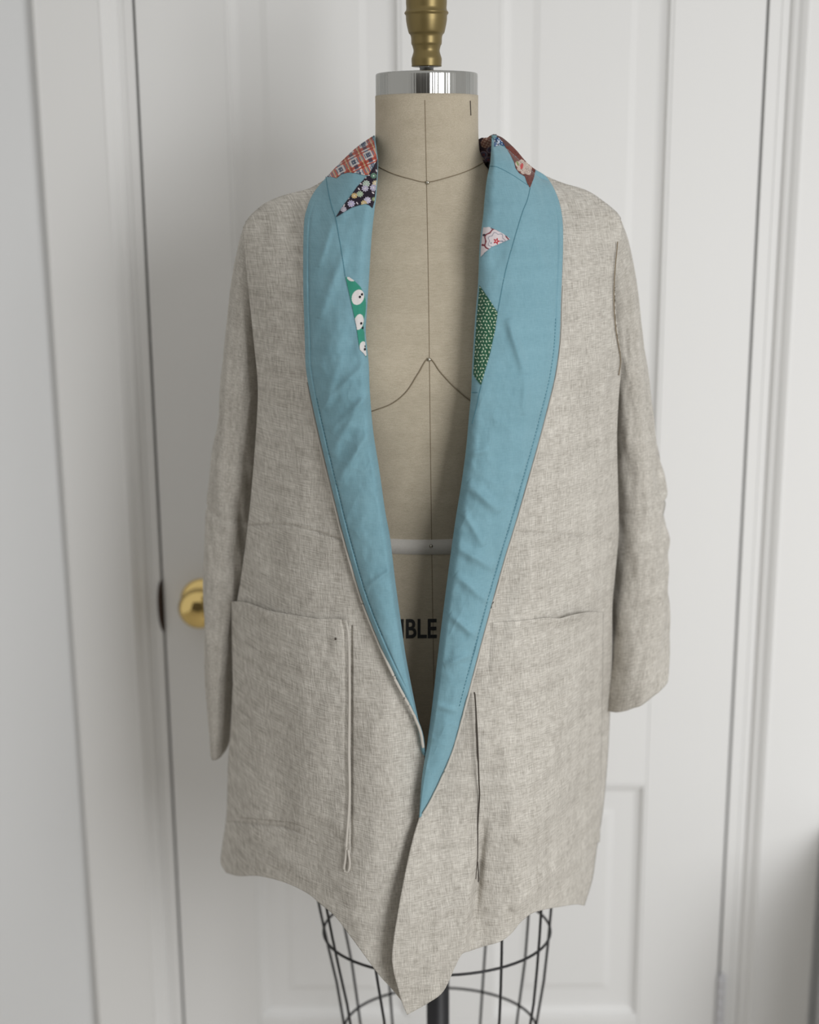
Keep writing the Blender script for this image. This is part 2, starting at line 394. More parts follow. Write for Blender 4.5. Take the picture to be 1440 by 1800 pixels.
# lettering printed on the waist
cu = bpy.data.curves.new('lettering', 'FONT'); cu.body = 'IBLE'; cu.size = 1.0; cu.offset = 0.022; cu.align_x = 'RIGHT'
to = bpy.data.objects.new('lettering_source', cu); col.objects.link(to)
bpy.context.view_layer.update()
me = bpy.data.meshes.new_from_object(to.evaluated_get(bpy.context.evaluated_depsgraph_get()))
bpy.data.objects.remove(to)
import bmesh
bm = bmesh.new(); bm.from_mesh(me); bmesh.ops.subdivide_edges(bm, edges=bm.edges[:], cuts=2); bm.to_mesh(me); bm.free()
n = len(me.vertices); a = np.zeros(n * 3, np.float32); me.vertices.foreach_get('co', a); a = a.reshape(-1, 3)
x1 = a[:, 0].max(); h = a[:, 1].max()
lx = 768 + (a[:, 0] - x1) / h * 33 * .775; ly = 1121 - a[:, 1] / h * 33 - (lx - 735) * .01
Y = bisect(torso_front, lx, ly); a = at(lx, ly, Y - .0007)
me.vertices.foreach_set('co', a.astype(np.float32).ravel()); me.update(); me.name = 'lettering'
link('lettering', me, INK, torso)['label'] = 'black capital letters IBLE printed at the waist'
# neck cap, bolt, finial
zc0 = Z_at(748, 175, YC - .056); zc1 = Z_at(748, 123, YC - .056)
lathe('neck_cap', [(.0005, zc1), (.0535, zc1), (.0548, zc1 - .0004), (.0554, zc1 - .0012), (.0556, zc1 - .003), (.0556, zc0 + .002), (.0553, zc0 + .0008), (.0545, zc0), (.0005, zc0)], (XC, YC, 0), STEEL, form, 96)['label'] = 'polished steel neck cap'
zf = Z_at(750, 116, YC); k = 1 / 1610.
Zy = lambda y: (Z_at(750, y, YC))
lathe('neck_bolt', [(.0005, zf + .003), (.0085, zf + .003), (.0085, zf - .0012), (.0075, zf - .002), (.0075, zc1 - .001), (.0005, zc1 - .001)], (XC, YC, 0), BOLT, form, 6)
fp = [(0.5, 117), (25, 117), (26, 115), (26.5, 104), (25, 98), (23.5, 93), (23, 88), (25, 80), (26.5, 77), (27, 66), (28.5, 61), (31, 58), (33.5, 48), (35.5, 36), (36, 27), (38, 24.5), (38.3, 22), (36, 19), (35, 14), (35.5, 5), (35, -8), (31, -25), (25, -38), (20, -44), (19, -50), (22, -54), (28, -62), (31, -74), (30, -88), (24, -102), (14, -111), (0.5, -114)]
lathe('finial', cr([(r * k, Zy(y)) for r, y in fp], 140), (XC, YC, 0), GOLD, form, 48)['label'] = 'turned gold painted wooden finial'
# wire cage
XG = float(at(774, 1640, YC)[0])
def cage_r(z):
    return np.interp(z, [.20, .43, .57, .735], [.095, .123, .1425, .160]), np.interp(z, [.20, .43, .57, .735], [.07, .090, .105, .118])
a64 = np.linspace(0, 2 * np.pi, 72, endpoint=False)
def xg(z): return np.interp(z, [.5, .735], [XG, XC])
for zr in (.735, .572, .432, .21):
    aa, bb = cage_r(zr)
    tube('cage_ring', np.c_[xg(zr) + aa * np.cos(a64), YC + bb * np.sin(a64), np.full(72, zr)], .0017, BLACK, form, 8, closed=True)
for d in (2, 32, 62, 90, 122, 150, 178, 208, 238, 302, 330):
    zz_ = np.linspace(.735, .21, 12); aa, bb = cage_r(zz_)
    tube('cage_wire', np.c_[xg(zz_) + aa * math.cos(math.radians(d)), YC + bb * math.sin(math.radians(d)), zz_], .0017, BLACK, form, 8)
XP = float(at(770, 1760, YC)[0])
lathe('pole', [(.0005, .80), (.0145, .80), (.0145, .20), (.019, .198), (.019, .15), (.017, .145), (.017, .06), (.0005, .06)], (XP, YC, 0), BLACK, form, 24)
lathe('stand_hub', [(.0005, .14), (.03, .14), (.04, .12), (.045, .085), (.03, .065), (.0005, .06)], (XP, YC, 0), BLACK, form, 24)
for d in (45, 135, 225, 315):
    ca, sa = math.cos(math.radians(d)), math.sin(math.radians(d))
    pts = cr([(XP + ca * r, YC + sa * r, z) for r, z in ((.03, .10), (.09, .11), (.16, .085), (.20, .06))], 14)
    lg = tube('stand_leg', pts, np.linspace(.014, .009, 14), BLACK, form, 10)
    ce = (XP + ca * .205, YC + sa * .205, .026)
    an = np.linspace(0, 2 * np.pi, 20, endpoint=False)
    tube('caster', [(ce[0] + sa * t_, ce[1] - ca * t_, .026) for t_ in (-.012, -.011, .011, .012)], [.023, .026, .026, .023], BLACK, lg, 18)

# ------------------------------------------------------------------ coat
BZ = np.array([(.45, .235), (.57, .225), (.75, .205), (.9, .188), (1.1, .166), (1.29, .162), (1.36, .140), (1.44, .112), (1.50, .09), (1.56, .08)])
AZ = np.array([(.45, .245), (.57, .240), (.75, .235), (.9, .230), (1.1, .222), (1.25, .210), (1.36, .215), (1.46, .220), (1.56, .22)])
XZ = np.array([(.57, .000), (.75, .005), (.9, .012), (1.1, .022), (1.25, .031), (1.4, .028), (1.56, .026)])
ZS = np.array([(0, 1.55), (.05, 1.545), (.085, 1.522), (.12, 1.492), (.17, 1.474), (.2, 1.455), (.225, 1.425), (.26, 1.36)])
def coat_front(X, Z):
    x = X - np.interp(Z, XZ[:, 0], XZ[:, 1]); t = np.clip(np.abs(x) / np.interp(Z, AZ[:, 0], AZ[:, 1]), 0, 1.04)
    h = np.clip((np.interp(np.abs(x), ZS[:, 0], ZS[:, 1]) - Z) / .10, 0, 1)
    R = np.sqrt(1 - (1 - h) ** 2)
    return YC - np.interp(Z, BZ[:, 0], BZ[:, 1]) * R * (1 - t ** 2.6)
def pl_y(pts, y):                           # x of a pixel polyline at row y
    p = np.asarray(pts, float); return np.interp(y, p[:, 1], p[:, 0])
# collar outlines in the picture: outer edge and roll line of each side
LO = cr([(657, 238), (628, 258), (600, 284), (576, 309), (552, 338), (540, 365), (534, 400), (533, 500), (536, 600), (538, 650), (549, 710), (567, 790), (585, 865), (605, 945), (634, 1045), (665, 1125), (699, 1200), (724, 1247), (741, 1288), (747, 1330)], 300)
LI = cr([(659, 238), (662, 265), (664, 290), (660, 340), (656, 372), (651, 420), (646, 500), (642, 560), (641, 590), (646, 640), (648, 690), (654, 760), (665, 830), (675, 900), (684, 950), (693, 1025), (702, 1090), (712, 1160), (727, 1235), (736, 1275), (747, 1330)], 300)
RO_ = cr([(872, 237), (885, 243), (906, 262), (925, 284), (940, 297), (962, 312), (980, 345), (989, 385), (990, 440), (987, 520), (984, 600), (976, 660), (963, 715), (946, 780), (926, 850), (906, 920), (886, 985), (865, 1060), (846, 1130), (829, 1195), (812, 1260), (794, 1322), (773, 1372), (750, 1418), (738, 1438)], 300)
RI = cr([(864, 237), (864, 255), (863, 285), (857, 320), (852, 380), (846, 430), (843, 500), (838, 560), (833, 640), (831, 690), (827, 735), (822, 790), (814, 850), (805, 905), (797, 960), (789, 1020), (780, 1090), (771, 1165), (762, 1240), (752, 1310), (742, 1372), (737, 1438)], 300)

def gauss(px, py, cx, cy, sx, sy, ang=0):
    c, s = math.cos(math.radians(ang)), math.sin(math.radians(ang)); dx, dy = px - cx, py - cy
    return np.exp(-(((dx * c + dy * s) / sx) ** 2 + ((-dx * s + dy * c) / sy) ** 2))
def crease(px, py, a, b, wd):               # a soft ridge along a segment
    ax, ay = a; bx, by = b; L2 = (bx - ax) ** 2 + (by - ay) ** 2
    t = np.clip(((px - ax) * (bx - ax) + (py - ay) * (by - ay)) / L2, 0, 1)
    d2 = (px - ax - t * (bx - ax)) ** 2 + (py - ay - t * (by - ay)) ** 2
    return np.exp(-d2 / wd ** 2) * np.sqrt(np.clip(4 * t * (1 - t), 0, 1))
WL = [(436, 924), (480, 921), (515, 924), (560, 936), (610, 952)]; WR = [(880, 934), (930, 936), (1000, 940), (1090, 951)]
HL = [(394, 1442), (440, 1446), (500, 1452), (545, 1470), (620, 1530)]
def relief(px, py, right=None, seams=True):                          # folds of the linen, metres towards the viewer
    d = .0060 * vn(px / 62 + py / 700, py / 190, 1) + .0030 * vn(px / 34 + py / 300, py / 90, 2) + .0009 * vn(px / 14, py / 22, 3)
    # vertical soft folds falling from the chest and at the hem
    hem = sm(py, 1150, 1560)
    d = d + hem * .017 * np.sin((px - 560) / 46.0 + .6 * np.sin(py / 140)) * .7
    d += .010 * gauss(px, py, 680, 1330, 38, 160) - .007 * gauss(px, py, 1010, 1420, 30, 130, 18) + .006 * gauss(px, py, 930, 1480, 30, 130, 18) - .005 * gauss(px, py, 480, 1300, 26, 160) + .004 * gauss(px, py, 560, 700, 60, 200)
    # drag lines
    for a, b_, w_, h_ in [((960, 1350), (1020, 1180), 14, .0025), ((905, 1480), (1040, 1340), 12, .003), ((900, 1600), (1000, 1500), 14, .004), ((1055, 700), (1078, 640), 7, .003),
                          ((1040, 450), (1072, 380), 12, -.004), ((470, 420), (480, 700), 16, .002), ((1042, 1010), (1052, 1060), 6, .003),
                          ((1000, 1300), (880, 1450), 12, .002), ((700, 1620), (860, 1580), 12, .0015), ((480, 1500), (560, 1560), 14, .002), ((940, 1560), (1030, 1500), 10, .002)]:
        d += 2.0 * h_ * crease(px, py, a, b_, w_)
    if right is None: right = px > 740
    # lap of the right front stands proud of the pleat beside it
    d += np.where(right, .020 * sm(py, 1430, 1660) * (1 - sm(px, 814 - (py - 1660) * .1, 846)) * (1 - .5 * (1 - sm(px, 690, 760))), 0)
    d += np.where(right, -.010 * crease(px, py, (852, 1440), (820, 1720), 7), 0)
    # waist seam: lower piece slightly under the upper one
    if seams is False: return d
    wl = np.where(px < 760, np.interp(px, [p[0] for p in WL], [p[1] for p in WL]), np.interp(px, [p[0] for p in WR], [p[1] for p in WR]))
    e = py - wl
    d += -.0028 * np.exp(-(e / 1.8) ** 2) + .0010 * np.exp(-((e + 6) / 5) ** 2)
    # hem band
    hl = np.interp(px, [p[0] for p in HL], [p[1] for p in HL])
    e = py - hl; fd = 1 - sm(px, 490, 575)
    d += fd * (-.0035 * np.exp(-((e - 2) / 2.2) ** 2) + .0008 * sm(e, 2, 8))
    # slit beside the folded strip of the left pocket
    d += np.where(~np.asarray(right, bool) & (py > 1100) & (py < 1500), -.0035 * np.exp(-((px - 618) / 1.6) ** 2), 0)
    return d
def on_coat(px, py, off=0.0, rel=True, right=None, seams=True):
    px = np.asarray(px, float); py = np.asarray(py, float)
    Y = bisect(coat_front, px, py)
    r = relief(px, py, None if right is None else np.full(px.shape, right), seams) if rel else 0
    return at(px, py, Y - off - r)
def coons(top, bot, left, right, n, m):      # rows n, columns m
    t = cr(top, m); b = cr(bot, m); l = cr(left, n); r = cr(right, n)
    u = np.linspace(0, 1, m)[None, :, None]; v = np.linspace(0, 1, n)[:, None, None]
    S = (1 - v) * t[None] + v * b[None] + (1 - u) * l[:, None] + u * r[:, None]
    S -= (1 - u) * (1 - v) * t[0] + u * (1 - v) * t[-1] + (1 - u) * v * b[0] + u * v * b[-1]
    return S[..., 0], S[..., 1]
ZB = float(at(720, 1600, YC)[2])
coat = empty('coat', (XC, YC, ZB), 'knee length natural linen coat with blue shawl collar on the dress form', 'coat')
uvw = lambda P: np.stack([P[..., 0] + .35 * P[..., 1], P[..., 2]], -1)
# --- left front (image left)
n = 300
Lin = [(x + min(24, .5 * max(1, pl_y(LI, y) - x)), y) for x, y in LO[::8]]
Lin[0] = (652, 250)
Lin += [(748, 1345), (754, 1420), (757, 1500), (752, 1600), (742, 1700), (720, 1778)]
Lside = [(427, 400), (431, 450), (438, 520), (446, 600), (453, 672), (452, 730), (444, 840), (435, 930), (423, 1020), (414, 1080), (410, 1180), (406, 1270), (401, 1340), (398, 1430), (390, 1490), (388, 1516), (397, 1534)]
Ltop = [(427, 400), (441, 380), (468, 357), (505, 342), (548, 330), (600, 296), (652, 250)]
Lhem = [(397, 1534), (420, 1540), (455, 1540), (500, 1551), (540, 1570), (563, 1589), (590, 1612), (625, 1658), (665, 1712), (692, 1742), (720, 1778)]
px, py = coons(Ltop, Lhem, Lside, Lin, 560, 170)
PL = on_coat(px, py, right=False)
sideL = PL[:, 0].copy(); topL = PL[0].copy(); hemL = PL[-1].copy()
o = grid('front_panel', PL, LINEN, coat, uv=uvw(PL), thick=.0016, flip=True); o['label'] = 'front of natural linen at the left of the picture, lying under the other'
# --- right front, lapping over the left
Rin = [(max(x - min(24, .5 * max(1, x - pl_y(RI, y))), 0), y) for x, y in RO_[::8] if y > 262]
Rin = [(880, 262)] + Rin[1:] + [(728, 1470), (714, 1530), (704, 1580), (694, 1640), (690, 1690), (699, 1735), (708, 1765), (716, 1784)]
Rside = [(1095, 396), (1088, 430), (1081, 480), (1080, 540), (1086, 600), (1092, 640), (1088, 700), (1085, 770), (1087, 860), (1088, 940), (1082, 1010), (1077, 1070), (1077, 1160), (1073, 1250), (1069, 1330), (1061, 1420), (1050, 1490), (1042, 1545), (1028, 1592)]
Rtop = [(1095, 396), (1087, 378), (1062, 356), (1030, 335), (985, 321), (940, 300), (880, 262)]
Rhem = [(1028, 1592), (1012, 1590), (985, 1594), (962, 1598), (935, 1606), (915, 1622), (900, 1640), (880, 1655), (850, 1664), (826, 1672), (812, 1678), (800, 1700), (780, 1742), (755, 1762), (716, 1784)]
px, py = coons(Rtop, Rhem, Rside, Rin, 580, 170)
# the lap curls a little at its free edge
lap = .012 * sm(py, 1300, 1460) * (1 - sm(px, 760, 1000)) + .004
PR = on_coat(px, py, lap, right=True)
sideR = PR[:, 0].copy(); topR = PR[0].copy(); hemR = PR[-1].copy()
o = grid('front_panel', PR, LINEN, coat, uv=uvw(PR), thick=.0016); o['label'] = 'front of natural linen at the right of the picture, lapping over the other'
# --- back: spans the two sides, bulging behind the form
n = 120; m = 90
def rs(a, n): return cr(a[::max(1, len(a) // 80)], n)
l = rs(sideL, n) + np.array([.004, .004, .001]); r = rs(sideR, n) + np.array([-.004, .004, .001])
tp = np.vstack([topL[::12], [topL[-1] + [.02, .07, .004]], [(XC, YC + .085, 1.522)], [topR[-1] + [-.02, .07, .004]], topR[::-12]])
t = cr(tp, m); t[0] = l[0]; t[-1] = r[0]
u = np.linspace(0, 1, m)[None, :, None]; v = np.linspace(0, 1, n)[:, None, None]
b0 = (1 - u[0]) * l[-1] + u[0] * r[-1]
S = (1 - v) * t[None] + v * b0[None] + (1 - u) * l[:, None] + u * r[:, None] - ((1 - u) * (1 - v) * l[0] + u * (1 - v) * r[0] + (1 - u) * v * l[-1] + u * v * r[-1])
uu = u[..., 0]; vv = v[..., 0]
S[..., 1] += (1 - np.abs(2 * uu - 1) ** 2.6) * (.15 * sm(vv, 0, .14) + .03 * vv) + .012 * vv * np.sin(uu * 30)
grid('back_panel', S, LINEN, coat, uv=uvw(S), thick=.0016)['label'] = 'linen back of the coat'
# --- sleeves
def sleeve(rows, depth, yc, seed, seam_rows, seamv, flip, wr):
    rows = np.asarray(rows, float); n = 190; m = 96
    R = cr(rows, n)                            # outer x,y, inner x,y
    yv = yc if np.ndim(yc) else np.full(n, yc)
    A = at(R[:, 0], R[:, 1], yv); B = at(R[:, 2], R[:, 3], yv)
    c = (A + B) / 2; h_ = (A - B) / 2
    an = np.linspace(0, 2 * np.pi, m, endpoint=False)
    dd = np.broadcast_to(np.asarray(depth, float), (n,))
    P = c[:, None] + h_[:, None] * np.cos(an)[None, :, None] + np.array([0, 1, 0]) * (dd[:, None] * np.sin(an)[None])[..., None]
    v = np.linspace(0, 1, n)[:, None]
    # wrinkles: diagonal pulls at the elbow, soft folds along the arm
    w_ = .0045 * vn(np.cos(an)[None] * 2.2 + v * 3 + seed, v * 9 + np.sin(an)[None] * 2, seed) * sm(v, .05, .3) + .0028 * vn(np.cos(an)[None] * 5 + v * 8, v * 24 + 3 * np.sin(an)[None], seed + 1) * sm(v, .1, .3)
    w_ += wr * .0035 * np.exp(-((v - seamv) / .13) ** 2) * np.sin(v * 60 + an[None] * 3.5 + 5 * vn(v * 7, an[None] * 2, 12)) * np.clip(-np.cos(an)[None] * (1 if wr > 0 else -1) + .2, 0, 1)
    w_ += -.0022 * np.exp(-((v - seamv) / .006) ** 2)
    nrm = P - c[:, None]; nrm /= np.linalg.norm(nrm, axis=-1, keepdims=True) + 1e-9
    P = P + nrm * w_[..., None]
    uv = np.stack([np.broadcast_to(an[None] * .055, w_.shape), np.broadcast_to(v * .62, w_.shape)], -1)
    return grid('sleeve', P, LINEN, coat, closed=True, flip=flip, uv=uv, thick=.0018)
ylv = np.interp(np.linspace(0, 1, 190), [0, .2, .5, 1], [YC + .035, YC + .05, YC + .055, YC + .05])
s1 = sleeve([(431, 393, 480, 415), (420, 428, 485, 465), (407, 500, 478, 530), (397, 600, 470, 625), (387, 700, 464, 722), (374, 805, 458, 824), (365, 905, 448, 926), (361, 1000, 440, 1025), (360, 1100, 426, 1120), (363, 1205, 414, 1215), (372, 1316, 403, 1306)], np.interp(np.linspace(0, 1, 190), [0, .08, .3, .7, 1], [.033, .041, .05, .048, .045]), ylv, 11, None, .545, False, 1)
s1['label'] = 'narrow hanging sleeve at the left of the picture'
ylv2 = ylv - np.interp(np.linspace(0, 1, 190), [0, .6, 1], [0, 0, .035])
s2 = sleeve([(1092, 389, 1048, 412), (1105, 426, 1035, 470), (1119, 500, 1045, 540), (1131, 600, 1056, 625), (1143, 700, 1064, 715), (1156, 805, 1068, 820), (1166, 900, 1070, 915), (1172, 1000, 1068, 1020), (1175, 1090, 1062, 1130), (1174, 1178, 1058, 1240)], np.interp(np.linspace(0, 1, 190), [0, .08, .3, .7, 1], [.033, .041, .05, .052, .055]), ylv2, 23, None, .60, True, -1)
s2['label'] = 'wide hanging sleeve at the right of the picture'
# armhole seams: dark lines where sleeve meets body
for pts in ([(1086, 425), (1081, 480), (1079.5, 530), (1083, 580), (1091, 630), (1088, 660)],):
    q = cr(pts, 60); tube('armhole_seam', on_coat(q[:, 0], q[:, 1], .0086), .00065, SEAMT, coat, 6)
# --- pockets
def pocket(top, bot, left, right, off, gape, label, flip):
    px, py = coons(top, bot, left, right, 300, 130)
    n, m = px.shape; v = np.linspace(0, 1, n)[:, None]; u = np.linspace(0, 1, m)[None]
    dx = .0022 * vn(px / 28, py / 60, 9) + .0012 * vn(px / 12, py / 16, 10)
    o_ = off + dx + gape(u, v)
    o_ = o_ - (o_ + .002) * sm(v, .90, 1) * (sm(u, .45, .75) if flip else sm(v * 0 + u, .0, .2))
    if not flip: o_ = o_ - (o_ - .001) * sm(v * 0 + u, .84, .95) * (1 - sm(v, .2, .35))
    P = on_coat(px, py, o_)
    o = grid('pocket', P, LINEN, coat, uv=uvw(P), thick=.0018, flip=flip); o['label'] = label
    return o
g1 = lambda u, v: .010 * np.exp(-(v / .05) ** 2) * np.exp(-((u - .22) / .22) ** 2) + .0012 * np.exp(-((u - .985) / .02) ** 2) - .0012 * np.exp(-((u - .955) / .012) ** 2) + .0010 * np.exp(-(v / .03) ** 2)
pk1 = pocket([(407, 1057), (430, 1059), (470, 1073), (520, 1082), (560, 1088), (585, 1087), (610, 1090)], [(416, 1436), (470, 1441), (520, 1448), (565, 1470), (609, 1500)],
             [(407, 1057), (408, 1150), (411, 1250), (416, 1330), (416, 1436)], [(610, 1090), (615, 1120), (616, 1220), (615, 1320), (616, 1400), (609, 1500)], .0032, g1, 'patch pocket at the left of the picture with a folded side strip', True)
lp = cr([(609, 1490), (607, 1512), (605, 1526), (608, 1533), (613, 1530), (615, 1516), (612, 1494)], 50)
tube('thread_loop', on_coat(lp[:, 0], lp[:, 1], .0035), .0013, LINEN, pk1, 8)['label'] = 'small linen loop at the foot of the strip'
sl = cr([(610, 1092), (615.5, 1122), (617, 1220), (616, 1320), (617, 1400), (611, 1490)], 120)
tube('side_strip', on_coat(sl[:, 0] - 2.6, sl[:, 1], .0042), .0014, LINEN, pk1, 8)['label'] = 'rounded folded strip along the pocket edge'
bh = cr([(590, 1121), (590, 1125)], 5); tube('slub_knot', on_coat(bh[:, 0], bh[:, 1], .0065), .0011, THREAD, pk1, 6)
g2 = lambda u, v: .014 * np.exp(-(v / .035) ** 2) * np.exp(-((u - .24) / .17) ** 2) + .0008 * np.exp(-(v / .03) ** 2)
pk2 = pocket([(1061, 1076), (1035, 1076), (1005, 1082), (985, 1087), (960, 1086), (920, 1091), (868, 1094), (838, 1096)], [(1055, 1480), (1000, 1498), (930, 1520), (880, 1530), (838, 1533)],
             [(1061, 1076), (1060, 1180), (1058, 1300), (1057, 1400), (1055, 1480)], [(838, 1096), (835, 1180), (836, 1230), (840, 1330), (842, 1400), (840, 1470), (838, 1533)], .0062, g2, 'patch pocket at the right of the picture with a dark threaded side', False)
for q in (cr([(834, 1217), (836, 1235), (839.5, 1300), (842, 1370), (843, 1400), (840, 1450), (839.5, 1500), (836, 1545)], 90), cr([(839.5, 1515), (840.5, 1530), (841, 1550)], 20)):
    tube('side_thread', on_coat(q[:, 0], q[:, 1], .013), .0008, THREAD, pk2, 6)
# --- collar
def collar_off(s):                            # height over the coat from outer edge (0) to roll line (1)
    return .0055 + .010 * np.sin(np.pi * np.clip(s, 0, 1) ** .8) + .005 * s
def collar_relief(px, py, s, left):
    d = .0035 * vn(px / 60 + py / 120, py / 90 - px / 150, 5) + .0022 * vn((px + py * .5) / 26, (py - px * .6) / 70, 6) + .0008 * vn(px / 9, py / 14, 7)
    if left:
        L = [((640, 700), (580, 800), 9, .004), ((560, 560), (610, 430), 9, .003), ((590, 850), (650, 760), 8, .003), ((640, 1035), (690, 1000), 5, .002), ((600, 620), (570, 720), 8, .002), ((640, 640), (560, 720), 6, .002), ((560, 470), (585, 390), 6, .002), ((580, 760), (650, 690), 6, .002)]
    else:
        L = [((893, 560), (925, 660), 8, .0035), ((925, 660), (920, 730), 7, .002), ((820, 850), (880, 900), 9, .004), ((800, 960), (870, 1000), 9, .004), ((815, 800), (860, 790), 6, .002), ((800, 1010), (860, 1060), 8, .003), ((790, 1080), (840, 1120), 7, .003), ((780, 1170), (830, 1150), 6, .002), ((765, 1240), (805, 1250), 6, .002), ((815, 900), (850, 960), 7, .003), ((960, 470), (935, 420), 8, .002)]
    for a, b_, w_, h_ in L: d += 1.5 * h_ * crease(px, py, a, b_, w_)
    rg = vn(px / 30 + py / 70, py / 38 - px / 90, 14); d += .0007 * (1 - np.abs(rg) * 2.6).clip(0, 1) ** 2 * sm(py, 500, 800)
    return d
def collar_P(px, py, left, extra=0.0, groove=True):
    px = np.asarray(px, float); py = np.asarray(py, float)
    if left: xo, xi = pl_y(LO, py), pl_y(LI, py)
    else: xo, xi = pl_y(RO_, py), pl_y(RI, py)
    wd = np.maximum(np.abs(xi - xo), 1.5); s = np.clip(np.abs(px - xo) / wd, 0, 1)
    k = np.clip(wd / 60, .15, 1)
    d = collar_off(s) * k + .004 + collar_relief(px, py, s, left) * k
    if groove:                                # top-stitching near the outer edge
        e = np.abs(px - xo) - (10 if left else 9)
        on = sm(py, 330, 420) * (1 - sm(py, 1150, 1230))
        d = d - on * (.0020 * np.exp(-(e / 1.5) ** 2) - .0009 * np.exp(-((e + 5) / 4) ** 2))
    lap = 0 if left else .004 + .012 * sm(py, 1300, 1460) * (1 - sm(px, 760, 1000))
    Y = bisect(coat_front, px, py)
    low = relief(px, py, np.full(px.shape, not left), False)
    # the roll line falls back towards the inside
    roll = .009 * np.clip((s - .86) / .14, 0, 1) ** 2.2 * k
    return at(px, py, Y - d - lap - low - extra + roll)
collars = {}
for left in (True, False):
    O, I = (LO, LI) if left else (RO_, RI)
    y0, y1 = (238.5, 1329) if left else (237.5, 1437)
    ys = np.linspace(y0, y1, 760)
    s = np.linspace(0, 1, 96) ; s = s + .03 * np.sin(2 * np.pi * s) * 0
    xo, xi = pl_y(O, ys), pl_y(I, ys)
    px = xo[:, None] + (xi - xo)[:, None] * s[None]; py = np.repeat(ys[:, None], 96, 1)
    P = collar_P(px, py, left)
    sg = 1 if left else -1                    # hidden return of the cloth behind the roll line
    ed = P[:, -1]; bk = []
    for k_, (dx, dy) in enumerate([(.0012, .003), (.0012, .007), (-.001, .012), (-.006, .018), (-.014, .022)]):
        sc_ = (np.clip((1437 - ys) / 250, .15, 1) * np.clip((ys - 245) / 110, .04, 1))[:, None]
        bk.append(ed + np.array([sg * dx, dy, 0]) * sc_)
    P = np.concatenate([P, np.stack(bk, 1)], 1)
    c = grid('collar', P, BLUE, coat, uv=uvw(P), thick=.0014, flip=left)
    c['label'] = 'blue cotton shawl collar half at the left of the picture' if left else 'blue cotton shawl collar half at the right of the picture'
    collars[left] = c
    # linen edge piping
    q = O[(O[:, 1] > (670 if left else 500)) & (O[:, 1] < (1325 if left else 1434))]
    q = cr(q[::4], 260); wv = .7 * vn(q[:, 1] / 9, q[:, 1] * 0, 4)
    lap = 0 if left else .004 + .012 * sm(q[:, 1], 1300, 1460) * (1 - sm(q[:, 0], 760, 1000))
    tube('edge_piping', on_coat(q[:, 0] + (-1.4 if left else 1.8) + wv, q[:, 1], .0056 + lap + 0.0035 * sm(q[:, 1], 1100, 1220), seams=False), np.interp(q[:, 1], [500, 720, 1300], [.0007, .0018, .0016] if left else [.0007, .0014, .0013]), LINEN, c, 8)['label'] = 'thin edge of natural linen beyond the blue cotton'
# back of the collar, round the nape
an = np.linspace(0, np.pi, 50); hgt = np.linspace(0, 1, 14)
P = np.zeros((14, 50, 3))
cx = XC + .002
tl = at(np.array(659.), np.array(240.), np.array(YC + .005)); tr = at(np.array(866.), np.array(240.), np.array(YC + .005))
# --- printed patches
def ppoly(px, py, poly):
    inside = np.zeros(px.shape, bool); n = len(poly)
    for i in range(n):
        x0, y0 = poly[i]; x1, y1 = poly[(i + 1) % n]
        if y0 == y1: continue
        c = ((y0 > py) != (y1 > py)) & (px < (x1 - x0) * (py - y0) / (y1 - y0) + x0)
        inside ^= c
    return inside
def put(c, mask, rgb): c[mask] = rgb
def ell(px, py, cx, cy, rx, ry, ang=0):
    c, s = math.cos(math.radians(ang)), math.sin(math.radians(ang)); dx, dy = px - cx, py - cy
    return np.sqrt(((dx * c + dy * s) / rx) ** 2 + ((-dx * s + dy * c) / ry) ** 2)
def base(px, rgb):
    c = np.zeros(px.shape + (3,)); c[:] = rgb; return c
def flower(c, px, py, x, y, r, ring, inner):
    d = np.hypot(px - x, (py - y) * 1.08); th = np.arctan2(py - y, px - x)
    rr = r * (1 + .14 * np.cos(9 * th))
    put(c, d < rr, ring); put(c, (d < rr * .82) & (d > rr * .62), inner); put(c, (d < rr * .80) & (np.cos(9 * th) > .55) & (d > rr * .3), ring); put(c, d < rr * .32, inner); put(c, d < rr * .2, (235, 232, 225))
def pr_plaid(px, py):
    c = base(px, (214, 206, 202))
    warp = 10 * np.sin((px - 560) / 60)
    u = px * .87 + py * -.42 + warp * .3; v = px * .40 + py * .90 + warp
    fu = np.mod(u, 27); fv = np.mod(v + 8, 23)
    put(c, (fu < 5.5) | ((fu > 8) & (fu < 12)), (190, 96, 76)); put(c, fv < 5, (182, 92, 74)); put(c, (fv > 7) & (fv < 9.5), (182, 92, 74))
    put(c, ((fu < 5.5) | ((fu > 8) & (fu < 12))) & ((fv < 5) | ((fv > 7) & (fv < 9.5))), (158, 66, 54))
    blue = (fu > 16) & (fu < 23); put(c, blue & (np.mod(v, 5) < 2.6), (96, 106, 128)); put(c, blue & (fv < 5), (92, 62, 76))
    put(c, (fv > 12) & (fv < 20) & (np.mod(u, 5) < 1.8), (112, 122, 140)); put(c, (fv > 12) & (fv < 20) & blue & ((np.mod(u, 4) < 2.2) | (np.mod(v, 4) < 1.6)), (76, 84, 104))
    put(c, (np.abs(fu - 7) < .8), (190, 160, 112)); return c
